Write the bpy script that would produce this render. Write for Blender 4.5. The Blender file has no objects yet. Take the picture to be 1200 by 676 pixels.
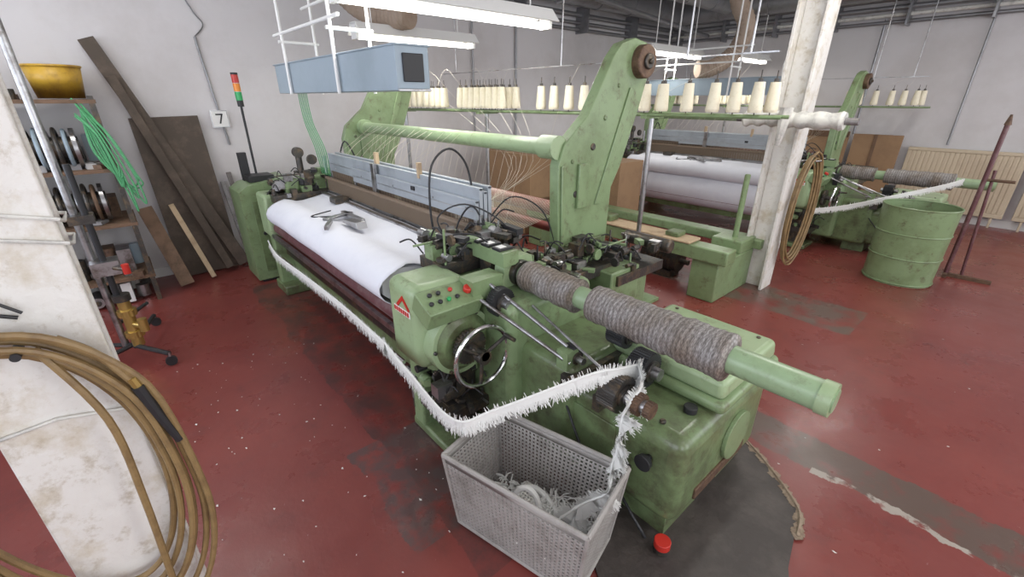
import bpy, math, random
from mathutils import Vector, Matrix, noise
random.seed(7)
R=random.uniform
COL=bpy.context.scene.collection
bpy.context.scene.view_settings.view_transform='Standard'
LS=.54   # light scale

# ------------------------------------------------------------ materials
def mat(name,c,rough=.5,metal=0,dirt=None,amt=.4,scale=4,bump=0,bscale=40,emit=0,spec=.5,coords='Object',grime=None):
    m=bpy.data.materials.new(name);m.use_nodes=True
    nt=m.node_tree;b=nt.nodes['Principled BSDF'];L=nt.links.new
    b.inputs['Base Color'].default_value=(*c,1);b.inputs['Roughness'].default_value=rough
    b.inputs['Metallic'].default_value=metal;b.inputs['Specular IOR Level'].default_value=spec
    if emit:
        b.inputs['Emission Color'].default_value=(*c,1);b.inputs['Emission Strength'].default_value=emit
    tc=nt.nodes.new('ShaderNodeTexCoord')
    if dirt:
        n=nt.nodes.new('ShaderNodeTexNoise');n.inputs['Scale'].default_value=scale;n.inputs['Detail'].default_value=9;n.inputs['Roughness'].default_value=.68
        L(tc.outputs[coords],n.inputs['Vector'])
        r=nt.nodes.new('ShaderNodeValToRGB');r.color_ramp.elements[0].position=.62-amt*.35;r.color_ramp.elements[1].position=.72-amt*.1
        r.color_ramp.elements[0].color=(0,0,0,1);r.color_ramp.elements[1].color=(1,1,1,1)
        L(n.outputs['Fac'],r.inputs['Fac'])
        mx=nt.nodes.new('ShaderNodeMixRGB');mx.inputs['Color1'].default_value=(*c,1);mx.inputs['Color2'].default_value=(*dirt,1)
        L(r.outputs['Color'],mx.inputs['Fac']);out=mx.outputs['Color']
        if grime:
            n3=nt.nodes.new('ShaderNodeTexNoise');n3.inputs['Scale'].default_value=11;n3.inputs['Detail'].default_value=10;n3.inputs['Roughness'].default_value=.75
            L(tc.outputs[coords],n3.inputs['Vector'])
            r3=nt.nodes.new('ShaderNodeValToRGB');r3.color_ramp.elements[0].position=.54;r3.color_ramp.elements[1].position=.68
            r3.color_ramp.elements[0].color=(0,0,0,1);r3.color_ramp.elements[1].color=(.8,.8,.8,1)
            L(n3.outputs['Fac'],r3.inputs['Fac'])
            m3=nt.nodes.new('ShaderNodeMixRGB');m3.inputs['Color2'].default_value=(*grime,1);L(out,m3.inputs['Color1']);L(r3.outputs['Color'],m3.inputs['Fac']);out=m3.outputs['Color']
        L(out,b.inputs['Base Color'])
    if bump:
        n2=nt.nodes.new('ShaderNodeTexNoise');n2.inputs['Scale'].default_value=bscale;n2.inputs['Detail'].default_value=4
        L(tc.outputs[coords],n2.inputs['Vector'])
        bp=nt.nodes.new('ShaderNodeBump');bp.inputs['Strength'].default_value=bump;bp.inputs['Distance'].default_value=.02
        L(n2.outputs['Fac'],bp.inputs['Height']);L(bp.outputs['Normal'],b.inputs['Normal'])
    return m
M={}
GR=(.10,.085,.045)
M['green']=mat('machine_green_paint',(.205,.285,.145),.35,0,(.15,.205,.095),.4,3.5,.06,25,grime=GR)
M['lgreen']=mat('light_green_paint',(.30,.395,.225),.35,0,(.235,.315,.165),.35,3,grime=(.17,.18,.10))
M['dgreen']=mat('oily_green_paint',(.155,.215,.10),.3,0,(.075,.08,.04),.5,5,.1,30,grime=(.07,.052,.034))
M['tgreen']=mat('tube_green',(.26,.36,.21),.33,0,(.21,.29,.16),.3,6,grime=(.15,.17,.1))
M['cloth']=mat('white_cloth',(.72,.73,.78),.85,0,(.66,.67,.73),.4,2,.1,60)
M['metal']=mat('steel',(.42,.42,.43),.3,.9,(.16,.14,.12),.4,8)
M['chrome']=mat('chrome',(.75,.75,.76),.15,1)
M['dmetal']=mat('oily_dark_metal',(.07,.065,.06),.4,.6,(.18,.13,.08),.4,14,.2,60)
M['black']=mat('black_rubber',(.018,.018,.02),.5)
M['rust']=mat('rusty_steel',(.15,.09,.055),.6,.3,(.07,.04,.03),.5,20,.3,60)
M['red']=mat('dark_red_tube',(.23,.045,.035),.35,0,(.12,.03,.03),.4,5)
M['maroon']=mat('maroon_roller',(.12,.045,.05),.4,0,(.2,.12,.12),.4,10)
M['blue']=mat('blue_grey_frame',(.38,.415,.45),.4,.2,(.30,.325,.35),.45,3)
M['boxblue']=mat('blue_grey_enamel',(.29,.36,.415),.4,0,(.25,.315,.36),.4,2)
M['cream']=mat('yarn_cream',(.80,.74,.58),.85,0,(.72,.65,.48),.3,30,.2,200)
M['white']=mat('white_enamel',(.78,.78,.76),.4)
M['wall']=mat('painted_plaster',(.64,.62,.625),.9,0,(.56,.535,.53),.45,.8,.08,12)
M['column']=mat('chipped_white_paint',(.70,.68,.64),.55,0,(.54,.48,.38),.35,6,.35,18,grime=(.42,.36,.27))
M['ceil']=mat('ceiling_paint',(.62,.61,.60),.9)
M['wood']=mat('old_wood',(.17,.10,.06),.7,0,(.09,.055,.03),.5,8,.2,30)
M['dwood']=mat('dark_board',(.075,.055,.04),.65,0,(.13,.095,.07),.4,5)
M['lwood']=mat('pale_wood',(.48,.36,.23),.7,0,(.34,.24,.15),.4,8)
M['card']=mat('cardboard',(.32,.20,.11),.8,0,(.26,.16,.09),.4,3)
M['yellow']=mat('yellow_plastic',(.56,.34,.04),.4,0,(.35,.2,.04),.4,8)
M['plastic']=mat('grey_plastic',(.34,.32,.30),.5,0,(.24,.22,.20),.4,8)
M['hose']=mat('brown_rubber_hose',(.25,.165,.07),.5,0,(.16,.1,.045),.5,14)
M['brass']=mat('brass',(.5,.36,.12),.35,.8)
M['ghose']=mat('green_hose',(.08,.33,.14),.45)
M['duct']=mat('galvanised_duct',(.28,.28,.29),.35,.6,(.2,.2,.2),.4,3)
M['flex']=mat('flexible_hose_tan',(.34,.26,.20),.7,0,(.25,.18,.13),.4,10)
M['rad']=mat('radiator_cream',(.56,.47,.34),.5,0,(.47,.38,.27),.4,2)
M['fringe']=mat('white_fringe',(.74,.74,.71),.9)
M['redp']=mat('red_plastic',(.5,.03,.02),.35)
M['orp']=mat('orange_lens',(.75,.25,.02),.3)
M['grp']=mat('green_lens',(.02,.35,.1),.3)
M['reed']=mat('reed_wire',(.30,.23,.17),.5,.3)
M['thread']=mat('yarn_thread',(.72,.66,.55),.8)
M['tube']=mat('fluorescent_tube',(1,.98,.93),.4,emit=6)
M['mat']=mat('rubber_mat',(.045,.036,.032),.55,0,(.075,.062,.054),.5,4,.3,25)
M['frayed']=mat('frayed_jute',(.27,.21,.15),.9,0,(.15,.1,.07),.5,30)
M['scrap']=mat('mixed_scrap',(.25,.24,.24),.6,.3,(.1,.08,.07),.5,6)
M['cable']=mat('white_strap',(.66,.65,.60),.7,0,(.4,.39,.37),.45,9)
M['gloom']=mat('brown_heddle',(.20,.145,.10),.6)

def lace():
    m=bpy.data.materials.new('wound_selvage_fabric');m.use_nodes=True
    nt=m.node_tree;b=nt.nodes['Principled BSDF'];L=nt.links.new
    tc=nt.nodes.new('ShaderNodeTexCoord')
    mp=nt.nodes.new('ShaderNodeMapping');mp.inputs['Scale'].default_value=(1.8,.45,.45);L(tc.outputs['Object'],mp.inputs['Vector'])
    br=nt.nodes.new('ShaderNodeTexVoronoi');br.inputs['Scale'].default_value=150;L(mp.outputs[0],br.inputs['Vector'])
    w=nt.nodes.new('ShaderNodeTexWave');w.wave_type='BANDS';w.bands_direction='X';w.inputs['Scale'].default_value=14;w.inputs['Distortion'].default_value=2.5;w.inputs['Detail'].default_value=3;L(tc.outputs['Object'],w.inputs['Vector'])
    n=nt.nodes.new('ShaderNodeTexNoise');n.inputs['Scale'].default_value=7;n.inputs['Detail'].default_value=6;L(tc.outputs['Object'],n.inputs['Vector'])
    r=nt.nodes.new('ShaderNodeValToRGB');r.color_ramp.elements[0].position=.1;r.color_ramp.elements[1].position=.75
    r.color_ramp.elements[0].color=(.40,.385,.375,1);r.color_ramp.elements[1].color=(.17,.155,.145,1)
    L(br.outputs['Distance'],r.inputs['Fac'])
    r3=nt.nodes.new('ShaderNodeValToRGB');r3.color_ramp.elements[0].color=(.6,.58,.57,1);r3.color_ramp.elements[1].color=(1,1,1,1);L(w.outputs['Fac'],r3.inputs['Fac'])
    r2=nt.nodes.new('ShaderNodeValToRGB');r2.color_ramp.elements[0].position=.4;r2.color_ramp.elements[1].position=.62
    r2.color_ramp.elements[0].color=(1,1,1,1);r2.color_ramp.elements[1].color=(.72,.62,.52,1)
    L(n.outputs['Fac'],r2.inputs['Fac'])
    def mul(a,c):
        mx=nt.nodes.new('ShaderNodeMixRGB');mx.blend_type='MULTIPLY';mx.inputs['Fac'].default_value=1;L(a,mx.inputs['Color1']);L(c,mx.inputs['Color2']);return mx.outputs['Color']
    L(mul(mul(r.outputs['Color'],r2.outputs['Color']),r3.outputs['Color']),b.inputs['Base Color'])
    b.inputs['Roughness'].default_value=.6
    bp=nt.nodes.new('ShaderNodeBump');bp.inputs['Strength'].default_value=.3;bp.inputs['Distance'].default_value=.003
    L(br.outputs['Distance'],bp.inputs['Height']);L(bp.outputs['Normal'],b.inputs['Normal'])
    return m
M['lace']=lace()

def floor_mat():
    m=bpy.data.materials.new('red_floor_paint');m.use_nodes=True
    nt=m.node_tree;b=nt.nodes['Principled BSDF'];L=nt.links.new;N=nt.nodes.new
    tc=N('ShaderNodeTexCoord')
    def nz(sc,det=8,ro=.65):
        n=N('ShaderNodeTexNoise');n.inputs['Scale'].default_value=sc;n.inputs['Detail'].default_value=det;n.inputs['Roughness'].default_value=ro
        L(tc.outputs['Object'],n.inputs['Vector']);return n.outputs['Fac']
    def ramp(f,a,c,ca=(0,0,0,1),cb=(1,1,1,1)):
        r=N('ShaderNodeValToRGB');r.color_ramp.elements[0].position=a;r.color_ramp.elements[1].position=c
        r.color_ramp.elements[0].color=ca;r.color_ramp.elements[1].color=cb;L(f,r.inputs['Fac']);return r.outputs['Color']
    def mix(f,a,c):
        x=N('ShaderNodeMixRGB')
        for s,v in ((0,f),(1,a),(2,c)):
            if isinstance(v,tuple) or isinstance(v,float): x.inputs[s].default_value=v
            else: L(v,x.inputs[s])
        return x.outputs['Color']
    def math_(op,a,c=None):
        x=N('ShaderNodeMath');x.operation=op
        for s,v in ((0,a),(1,c)):
            if v is None: continue
            if isinstance(v,(int,float)): x.inputs[s].default_value=v
            else: L(v,x.inputs[s])
        return x.outputs[0]
    base=mix(ramp(nz(.9),.35,.7),(.160,.033,.029,1),(.215,.050,.040,1))
    base=mix(math_('MULTIPLY',ramp(nz(3.3,10,.75),.54,.72),.5),base,(.095,.03,.028,1))
    base=mix(math_('MULTIPLY',ramp(nz(1.7,10,.8),.60,.70),.55),base,(.085,.05,.045,1))
    base=mix(math_('MULTIPLY',ramp(nz(38,3,.5),.74,.77),.55),base,(.40,.33,.32,1))
    base=mix(math_('MULTIPLY',ramp(nz(6,12,.85),.58,.74),.35),base,(.33,.20,.19,1))
    sx=N('ShaderNodeSeparateXYZ');L(tc.outputs['Object'],sx.inputs[0])
    wob=math_('MULTIPLY',math_('SUBTRACT',nz(2.2),.5),.25)
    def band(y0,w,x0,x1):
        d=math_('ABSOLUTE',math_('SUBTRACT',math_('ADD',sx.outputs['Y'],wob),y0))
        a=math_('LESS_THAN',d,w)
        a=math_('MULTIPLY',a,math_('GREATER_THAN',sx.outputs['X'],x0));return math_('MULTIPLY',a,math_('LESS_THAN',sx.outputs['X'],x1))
    base=mix(math_('MULTIPLY',band(2.62,.15,-3,3.2),ramp(nz(5),.3,.5)),base,(.10,.065,.052,1))
    base=mix(math_('MULTIPLY',band(2.47,.022,-.3,3.2),ramp(nz(4),.45,.5)),base,(.33,.29,.25,1))
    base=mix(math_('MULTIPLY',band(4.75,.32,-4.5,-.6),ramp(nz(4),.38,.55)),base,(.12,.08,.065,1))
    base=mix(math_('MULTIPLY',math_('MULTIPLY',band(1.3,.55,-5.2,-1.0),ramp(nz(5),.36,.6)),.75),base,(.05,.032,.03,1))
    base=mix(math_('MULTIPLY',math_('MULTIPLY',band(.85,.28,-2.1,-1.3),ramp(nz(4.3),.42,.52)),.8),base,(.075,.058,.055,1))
    L(base,b.inputs['Base Color'])
    rr=ramp(nz(2.5),.3,.7,(.20,.20,.20,1),(.42,.42,.42,1));L(rr,b.inputs['Roughness'])
    bp=N('ShaderNodeBump');bp.inputs['Strength'].default_value=.12;bp.inputs['Distance'].default_value=.02
    L(nz(7),bp.inputs['Height']);L(bp.outputs['Normal'],b.inputs['Normal'])
    return m
M['floor']=floor_mat()

# ------------------------------------------------------------ builders
class Grp:
    def __init__(s,name,loc):
        s.e=bpy.data.objects.new(name,None);s.e.location=loc;s.e.empty_display_size=.2;COL.objects.link(s.e);s.loc=Vector(loc)
    def add(s,ob):
        ob.parent=s.e;ob.location=-s.loc
    def copy(s,off):
        e=bpy.data.objects.new(s.e.name,None);e.location=s.loc+Vector(off);COL.objects.link(e)
        for c in list(s.e.children):
            o=c.copy();COL.objects.link(o);o.parent=e;o.location=-s.loc
        return e
def basis(d):
    d=d.normalized();a=Vector((0,0,1)) if abs(d.z)<.9 else Vector((1,0,0))
    u=d.cross(a).normalized();return u,d.cross(u).normalized()
class MB:
    def __init__(s,*mats): s.v=[];s.f=[];s.m=[];s.mats=mats
    def face(s,ids,m=0): s.f.append(ids);s.m.append(m)
    def box(s,lo,hi,m=0,rot=None,taper=1):
        lo=Vector(lo);hi=Vector(hi);c=(lo+hi)/2;h=(hi-lo)/2;n=len(s.v)
        for z in(-1,1):
            for y in(-1,1):
                for x in(-1,1):
                    k=taper if z>0 else 1
                    p=Vector((x*h.x*k,y*h.y*k,z*h.z))
                    if rot is not None:p=rot@p
                    s.v.append(c+p)
        for q in((0,2,3,1),(4,5,7,6),(0,1,5,4),(2,6,7,3),(0,4,6,2),(1,3,7,5)): s.face([n+i for i in q],m)
    def cyl(s,p0,p1,r,r1=None,seg=24,m=0,cap=True,m2=None):
        p0=Vector(p0);p1=Vector(p1);r1=r if r1 is None else r1;u,w=basis(p1-p0);n=len(s.v)
        for p,q in((p0,r),(p1,r1)):
            for i in range(seg):
                a=2*math.pi*i/seg;s.v.append(p+(u*math.cos(a)+w*math.sin(a))*q)
        for i in range(seg):
            j=(i+1)%seg;s.face([n+i,n+j,n+seg+j,n+seg+i],m)
        if cap:
            s.face([n+i for i in range(seg)][::-1],m if m2 is None else m2);s.face([n+seg+i for i in range(seg)],m if m2 is None else m2)
    def path(s,pts,r,seg=8,m=0,smooth=True,res=6,rf=None):
        pts=[Vector(p) for p in pts]
        if smooth and len(pts)>2:
            out=[]
            for i in range(len(pts)-1):
                a=pts[max(i-1,0)];b=pts[i];c=pts[i+1];d=pts[min(i+2,len(pts)-1)]
                for k in range(res):
                    t=k/res
                    out.append(.5*((2*b)+(c-a)*t+(2*a-5*b+4*c-d)*t*t+(3*b-a-3*c+d)*t**3))
            out.append(pts[-1]);pts=out
        n=len(s.v);N=len(pts);u=None
        for i,p in enumerate(pts):
            d=(pts[min(i+1,N-1)]-pts[max(i-1,0)]).normalized()
            if u is None:u,w=basis(d)
            else:
                u=(u-d*u.dot(d));
                if u.length<1e-5:u,w=basis(d)
                u.normalize()
            w=d.cross(u).normalized();rr=rf(i,N) if rf else r
            for k in range(seg):
                a=2*math.pi*k/seg;s.v.append(p+(u*math.cos(a)+w*math.sin(a))*rr)
        for i in range(N-1):
            for k in range(seg):
                j=(k+1)%seg;s.face([n+i*seg+k,n+i*seg+j,n+(i+1)*seg+j,n+(i+1)*seg+k],m)
        s.face([n+k for k in range(seg)][::-1],m);s.face([n+(N-1)*seg+k for k in range(seg)],m)
        return pts
    def torus(s,c,ax,RR,r,seg=40,sg=10,m=0):
        c=Vector(c);ax=Vector(ax).normalized();u,w=basis(ax);n=len(s.v)
        for i in range(seg):
            a=2*math.pi*i/seg;d=u*math.cos(a)+w*math.sin(a)
            for k in range(sg):
                b=2*math.pi*k/sg;s.v.append(c+d*(RR+r*math.cos(b))+ax*r*math.sin(b))
        for i in range(seg):
            for k in range(sg):
                j=(i+1)%seg;l=(k+1)%sg;s.face([n+i*sg+k,n+j*sg+k,n+j*sg+l,n+i*sg+l],m)
    def sph(s,c,r,m=0,seg=14,rg=8,sc=(1,1,1)):
        c=Vector(c);n=len(s.v)
        for i in range(rg+1):
            th=math.pi*i/rg
            for k in range(seg):
                a=2*math.pi*k/seg;s.v.append(c+Vector((math.sin(th)*math.cos(a)*sc[0],math.sin(th)*math.sin(a)*sc[1],math.cos(th)*sc[2]))*r)
        for i in range(rg):
            for k in range(seg):
                j=(k+1)%seg;s.face([n+i*seg+k,n+(i+1)*seg+k,n+(i+1)*seg+j,n+i*seg+j],m)
    def prism(s,poly,ax,a,b,m=0):
        n=len(s.v);P=len(poly)
        for t in(a,b):
            for q in poly:
                s.v.append(Vector((t,q[0],q[1])) if ax=='x' else Vector((q[0],t,q[1])) if ax=='y' else Vector((q[0],q[1],t)))
        s.face([n+i for i in range(P)][::-1],m);s.face([n+P+i for i in range(P)],m)
        for i in range(P):
            j=(i+1)%P;s.face([n+i,n+j,n+P+j,n+P+i],m)
    def gear(s,c,ax,r,w,teeth=28,m=0,dep=.08):
        c=Vector(c);ax=Vector(ax).normalized();u,v=basis(ax);n=len(s.v);T=teeth*4
        for t in(-.5,.5):
            for i in range(T):
                a=2*math.pi*i/T;q=r if (i%4)<2 else r*(1-dep);s.v.append(c+ax*w*t+(u*math.cos(a)+v*math.sin(a))*q)
        for i in range(T):
            j=(i+1)%T;s.face([n+i,n+j,n+T+j,n+T+i],m)
        s.face([n+i for i in range(T)][::-1],m);s.face([n+T+i for i in range(T)],m)
    def build(s,name,grp=None,bevel=0,seg=2,ang=35,solid=0,recalc=True):
        import bmesh
        me=bpy.data.meshes.new(name);me.from_pydata([tuple(p) for p in s.v],[],s.f)
        for m in s.mats: me.materials.append(M[m])
        for p,i in zip(me.polygons,s.m): p.material_index=i;p.use_smooth=True
        bm=bmesh.new();bm.from_mesh(me)
        if solid: bmesh.ops.remove_doubles(bm,verts=bm.verts,dist=1e-5)
        if recalc: bmesh.ops.recalc_face_normals(bm,faces=bm.faces)
        bm.to_mesh(me);bm.free()
        me.set_sharp_from_angle(angle=math.radians(ang))
        ob=bpy.data.objects.new(name,me);COL.objects.link(ob)
        if bevel:
            b=ob.modifiers.new('b','BEVEL');b.width=bevel;b.segments=seg;b.limit_method='ANGLE';b.angle_limit=math.radians(40)
        if solid:
            d=ob.modifiers.new('s','SOLIDIFY');d.thickness=solid
        if grp: grp.add(ob)
        return ob

# ------------------------------------------------------------ room
X0,X1,Y0,Y1,ZC=-6.25,3.2,-2.3,10.35,4.0
b=MB('floor');b.box((X0-.2,Y0-.2,-.1),(X1+.2,Y1+.2,0));b.build('floor')
b=MB('ceil');b.box((X0-.2,Y0-.2,ZC),(X1+.2,Y1+.2,ZC+.1));b.build('ceiling')
b=MB('wall');b.box((X0-.2,Y0-.2,0),(X0,Y1+.2,ZC));b.build('wall_left')
b=MB('wall');b.box((X0,Y1,0),(X1,Y1+.2,ZC));b.build('wall_back')
def winwall(name,ax,pos,out,a0,a1,wins,z0,z1):
    b=MB('wall')
    def bx(p,q,za,zb):
        lo,hi=min(pos,pos+out),max(pos,pos+out)
        if ax=='y': b.box((p,lo,za),(q,hi,zb))
        else: b.box((lo,p,za),(hi,q,zb))
    bx(a0,a1,0,z0);bx(a0,a1,z1,ZC);cur=a0
    for p,q in wins: bx(cur,p,z0,z1);cur=q
    bx(cur,a1,z0,z1);b.build(name)
WF=[(-5.4,-3.5),(-2.9,-1.0),(-.4,1.5)]
winwall('wall_front','y',Y0,-.2,X0,X1,WF,1.0,3.4)
WR=[(-1.5,.6),(1.6,3.7),(4.7,6.8),(7.6,9.7)]
winwall('wall_right','x',X1,.2,Y0,Y1,WR,1.0,3.4)
def window(n,ax,p,q,pos):
    b=MB('white')
    def bx(a,c,za,zb,t=.03):
        if ax=='y': b.box((a,pos-t,za),(c,pos+t,zb))
        else: b.box((pos-t,a,za),(pos+t,c,zb))
    bx(p,q,1.0,1.07);bx(p,q,3.33,3.4);bx(p,p+.06,1.07,3.33);bx(q-.06,q,1.07,3.33)
    for k in(1,2): xx=p+(q-p)*k/3;bx(xx-.025,xx+.025,1.07,3.33,.02)
    bx(p+.06,q-.06,2.5,2.56,.02);b.build('window_%d'%n)
i=1
for p,q in WF: window(i,'y',p,q,Y0-.1);i+=1
for p,q in WR: window(i,'x',p,q,X1+.1);i+=1

def area(name,loc,size,sy,power,color,rot):
    l=bpy.data.lights.new(name,'AREA');l.shape='RECTANGLE';l.size=size;l.size_y=sy;l.energy=power*LS;l.color=color
    o=bpy.data.objects.new(name,l);o.location=loc;o.rotation_euler=rot;COL.objects.link(o)
for k,(p,q) in enumerate(WF): area('daylight_front_%d'%k,((p+q)/2,Y0-.35,2.2),1.9,2.4,130,(.84,.89,1),(math.radians(90),0,0))
for k,(p,q) in enumerate(WR): area('daylight_right_%d'%k,(X1+.35,(p+q)/2,2.2),2.1,2.4,155,(.96,.97,1),(math.radians(90),0,math.radians(90)))

# ------------------------------------------------------------ power loom
loom=Grp('power_loom',(-2.8,1.8,0))
g=loom
b=MB('green','dgreen','dmetal')
side=[(1.0,.05),(1.3,0),(1.5,.15),(2.2,.15),(2.35,0),(2.75,0),(2.75,.5),(2.65,.85),(2.1,.9),(1.9,.98),(1.2,.95),(1.0,.85)]
b.prism(side,'x',-4.98,-4.86);b.prism(side,'x',-2.08,-1.96)
b.box((-4.86,1.15,.22),(-2.08,1.3,.36),1);b.box((-4.86,2.4,.3),(-2.08,2.55,.5));b.box((-4.86,1.5,.78),(-2.08,1.75,.9),1)
b.box((-5.05,.98,0),(-4.7,1.32,.10),1);b.box((-2.0,1.08,0),(-1.82,1.3,.6),2);b.box((-2.1,1.0,0),(-1.7,1.35,.06),1)
b.build('end_frames',g,.015)
arm=[(2.16,.55),(2.12,1.5),(2.17,1.63),(2.38,1.80),(2.60,2.15),(2.68,2.23),(2.82,2.27),(2.96,2.25),(3.03,2.14),(3.0,2.02),(2.93,1.82),(2.78,1.45),(2.69,1.3),(2.66,.5)]
b=MB('green','dgreen','dmetal')
for x,oy in((-4.96,-.22),(-2.02,0)):
    b.prism([(y+oy,z) for y,z in arm],'x',x-.04,x+.04)
    for (y,z,r) in((2.45,1.6,.024),(2.56,1.78,.018),(2.3,1.3,.024),(2.3,.95,.026),(2.68,1.98,.015),(2.5,.8,.024),(2.25,1.52,.016)):
        b.cyl((x-.045,y+oy,z),(x+.048,y+oy,z),r,seg=16,m=2 if r>.02 else 1)
    b.box((x+.04,2.2+oy,.9),(x+.07,2.62+oy,.96),1);b.box((x+.04,2.3+oy,1.2),(x+.065,2.4+oy,1.5),0)
    b.prism([(2.5+oy,1.2),(2.56+oy,1.2),(2.86+oy,1.95),(2.80+oy,1.97)],'x',x+.04,x+.052,0)
    b.prism([(2.18+oy,.6),(2.21+oy,.6),(2.17+oy,1.5),(2.14+oy,1.5)],'x',x+.04,x+.055,0)
b.build('rear_arms',g,.008)
b=MB('rust','dmetal')
for x,oy in((-4.96,-.22),(-2.02,0)):
    b.cyl((x-.07,2.9+oy,2.13),(x+.10,2.9+oy,2.13),.105,seg=30);b.cyl((x+.10,2.9+oy,2.13),(x+.12,2.9+oy,2.13),.05,seg=20,m=1);b.cyl((x+.12,2.9+oy,2.13),(x+.14,2.9+oy,2.13),.02,seg=6,m=1)
b.build('guide_rollers',g,.008)
b=MB('lgreen','rust')
b.cyl((-4.92,2.137,1.61),(-2.06,2.137,1.61),.055,seg=28);b.cyl((-2.14,2.137,1.61),(-2.0,2.137,1.61),.075,m=0);b.cyl((-4.98,2.137,1.61),(-4.84,2.137,1.61),.08)
b.build('whip_roll',g)
b=MB('red','green');b.cyl((-4.9,2.6,1.07),(-2.06,2.6,1.07),.06);b.cyl((-4.9,2.75,.85),(-2.06,2.75,.85),.04,m=0);b.build('red_back_roller',g)
b=MB('thread')
for i in range(120):
    x=-4.65+i*2.4/119
    b.path([(x,1.95,1.03),(x,2.6,1.13)],.0014,3,smooth=False)
    b.path([(x,1.62,1.02),(x,1.95,1.03)],.0014,3,smooth=False)
for i in range(26):
    x=-4.6+i*2.3/25;b.path([(x,2.137,1.665),(x+R(-.01,.01),1.95,1.1)],.0009,3,smooth=False)
for i in range(14):
    x=-4.6+i*.12+R(-.03,.03);b.path([(x,2.137,1.665),(x+R(-.1,.1),1.85,1.50),(x+R(-.1,.1),1.72,1.38)],.0012,3)
b.build('warp_threads',g)
b=MB('cloth')
prof=[(1.56,1.015),(1.48,1.0),(1.40,.985),(1.31,.968),(1.25,.966),(1.20,.985),(1.14,1.0),(1.08,.99),(1.02,.968),(.975,.93),(.955,.88),(.96,.83),(.985,.79),(1.03,.76),(1.08,.75)]
NX=60
for i in range(NX+1):
    x=-4.70+2.44*i/NX
    for j,(y,z) in enumerate(prof):
        w=noise.noise(Vector((x*2.2,y*5,0)))*.008+noise.noise(Vector((x*.9,3,0)))*.006
        b.v.append(Vector((x+(.02*math.sin(j)),y,z+w)))
P=len(prof)
for i in range(NX):
    for j in range(P-1): b.face([i*P+j,(i+1)*P+j,(i+1)*P+j+1,i*P+j+1])
b.build('woven_cloth',g,ang=80,solid=.004)
b=MB('maroon','metal','dmetal','red','chrome','cloth')
b.cyl((-4.86,1.07,.69),(-2.08,1.07,.69),.055);b.cyl((-4.86,1.12,.55),(-2.08,1.12,.55),.045,m=3)
b.box((-4.86,.99,.60),(-2.1,1.02,.64),1);b.box((-4.86,1.1,.40),(-2.08,1.14,.48),2)
b.prism([(1.5,.98),(1.3,.945),(1.12,.97),(1.03,.945),(.985,.90),(.985,.83),(1.03,.785),(1.25,.80),(1.5,.88)],'x',-4.68,-2.29,5)
b.cyl((-4.9,.98,.46),(-2.1,.98,.46),.012,m=4)
b.build('take_up_rollers',g)
b=MB('metal','dmetal','black')
b.box((-3.75,1.33,.99),(-3.35,1.37,1.02));b.box((-3.65,1.12,1.0),(-3.6,1.4,1.02),0,Matrix.Rotation(.4,3,'Z'))
b.prism([(-3.45,1.0),(-3.15,1.0),(-3.17,1.05),(-3.4,1.03)],'y',1.22,1.30)
b.box((-3.5,1.08,1.0),(-3.28,1.11,1.03),0,Matrix.Rotation(-.5,3,'Z'))
b.box((-4.25,1.42,1.0),(-4.1,1.55,1.05),1)
b.path([(-3.9,1.3,1.0),(-3.8,1.1,1.0),(-3.7,1.2,1.0),(-3.6,1.35,1.01)],.006,6,m=2)
b.box((-4.7,1.50,1.0),(-2.26,1.54,1.02),0)
b.build('temple_bars',g,.004)
b=MB('reed','metal','dmetal','wood','gloom')
b.box((-4.72,1.575,1.0),(-2.24,1.60,1.03),1);b.box((-4.72,1.575,1.145),(-2.24,1.605,1.165),4)
for i in range(220):
    x=-4.7+i*2.44/219;b.box((x-.0022,1.583,1.03),(x+.0022,1.595,1.145),0)
for k in range(4):
    for i in range(150):
        x=-4.68+(i+k*.25)*2.40/150;b.box((x-.003,1.64+k*.03,.8),(x+.003,1.643+k*.03,1.22),4 if i%3 else 0)
b.box((-4.72,1.64,.72),(-2.2,1.86,.8),3)
b.build('reed_and_heddles',g,0)
b=MB('blue','metal','black')
for k,(z,x0,x1) in enumerate(((1.31,-4.1,-2.2),(1.385,-4.76,-2.2),(1.36,-4.74,-2.2),(1.39,-4.74,-2.2))):
    y=1.615+k*.034
    b.box((x0,y,z-(.12 if k==0 else .17)),(x1,y+.026,z));b.box((x0,y-.002,z-.014),(x1,y+.028,z+.003),0)
    b.box((x1-.03,y+.002,.8),(x1,y+.024,z-.12),1);b.box((x0,y+.002,.8),(x0+.03,y+.024,z-.12),1)
    b.box((x0+.01,y-.003,z-(.07 if k==0 else .10)),(x1-.01,y+.001,z-(.064 if k==0 else .094)),1)
b.box((-3.66,1.60,1.14),(-3.60,1.63,1.40),1);b.box((-3.0,1.605,1.27),(-2.95,1.615,1.30),2)
for x in(-4.5,-3.9,-3.3,-2.7,-2.3): b.cyl((x,1.608,1.26),(x,1.616,1.26),.007,seg=10,m=1)
b.build('harness_frames',g,.003)
b=MB('lwood');b.box((-3.7,1.66,1.38),(-3.66,1.69,1.48));b.box((-2.95,1.64,1.36),(-2.92,1.67,1.47));b.build('wood_pegs',g)
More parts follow.
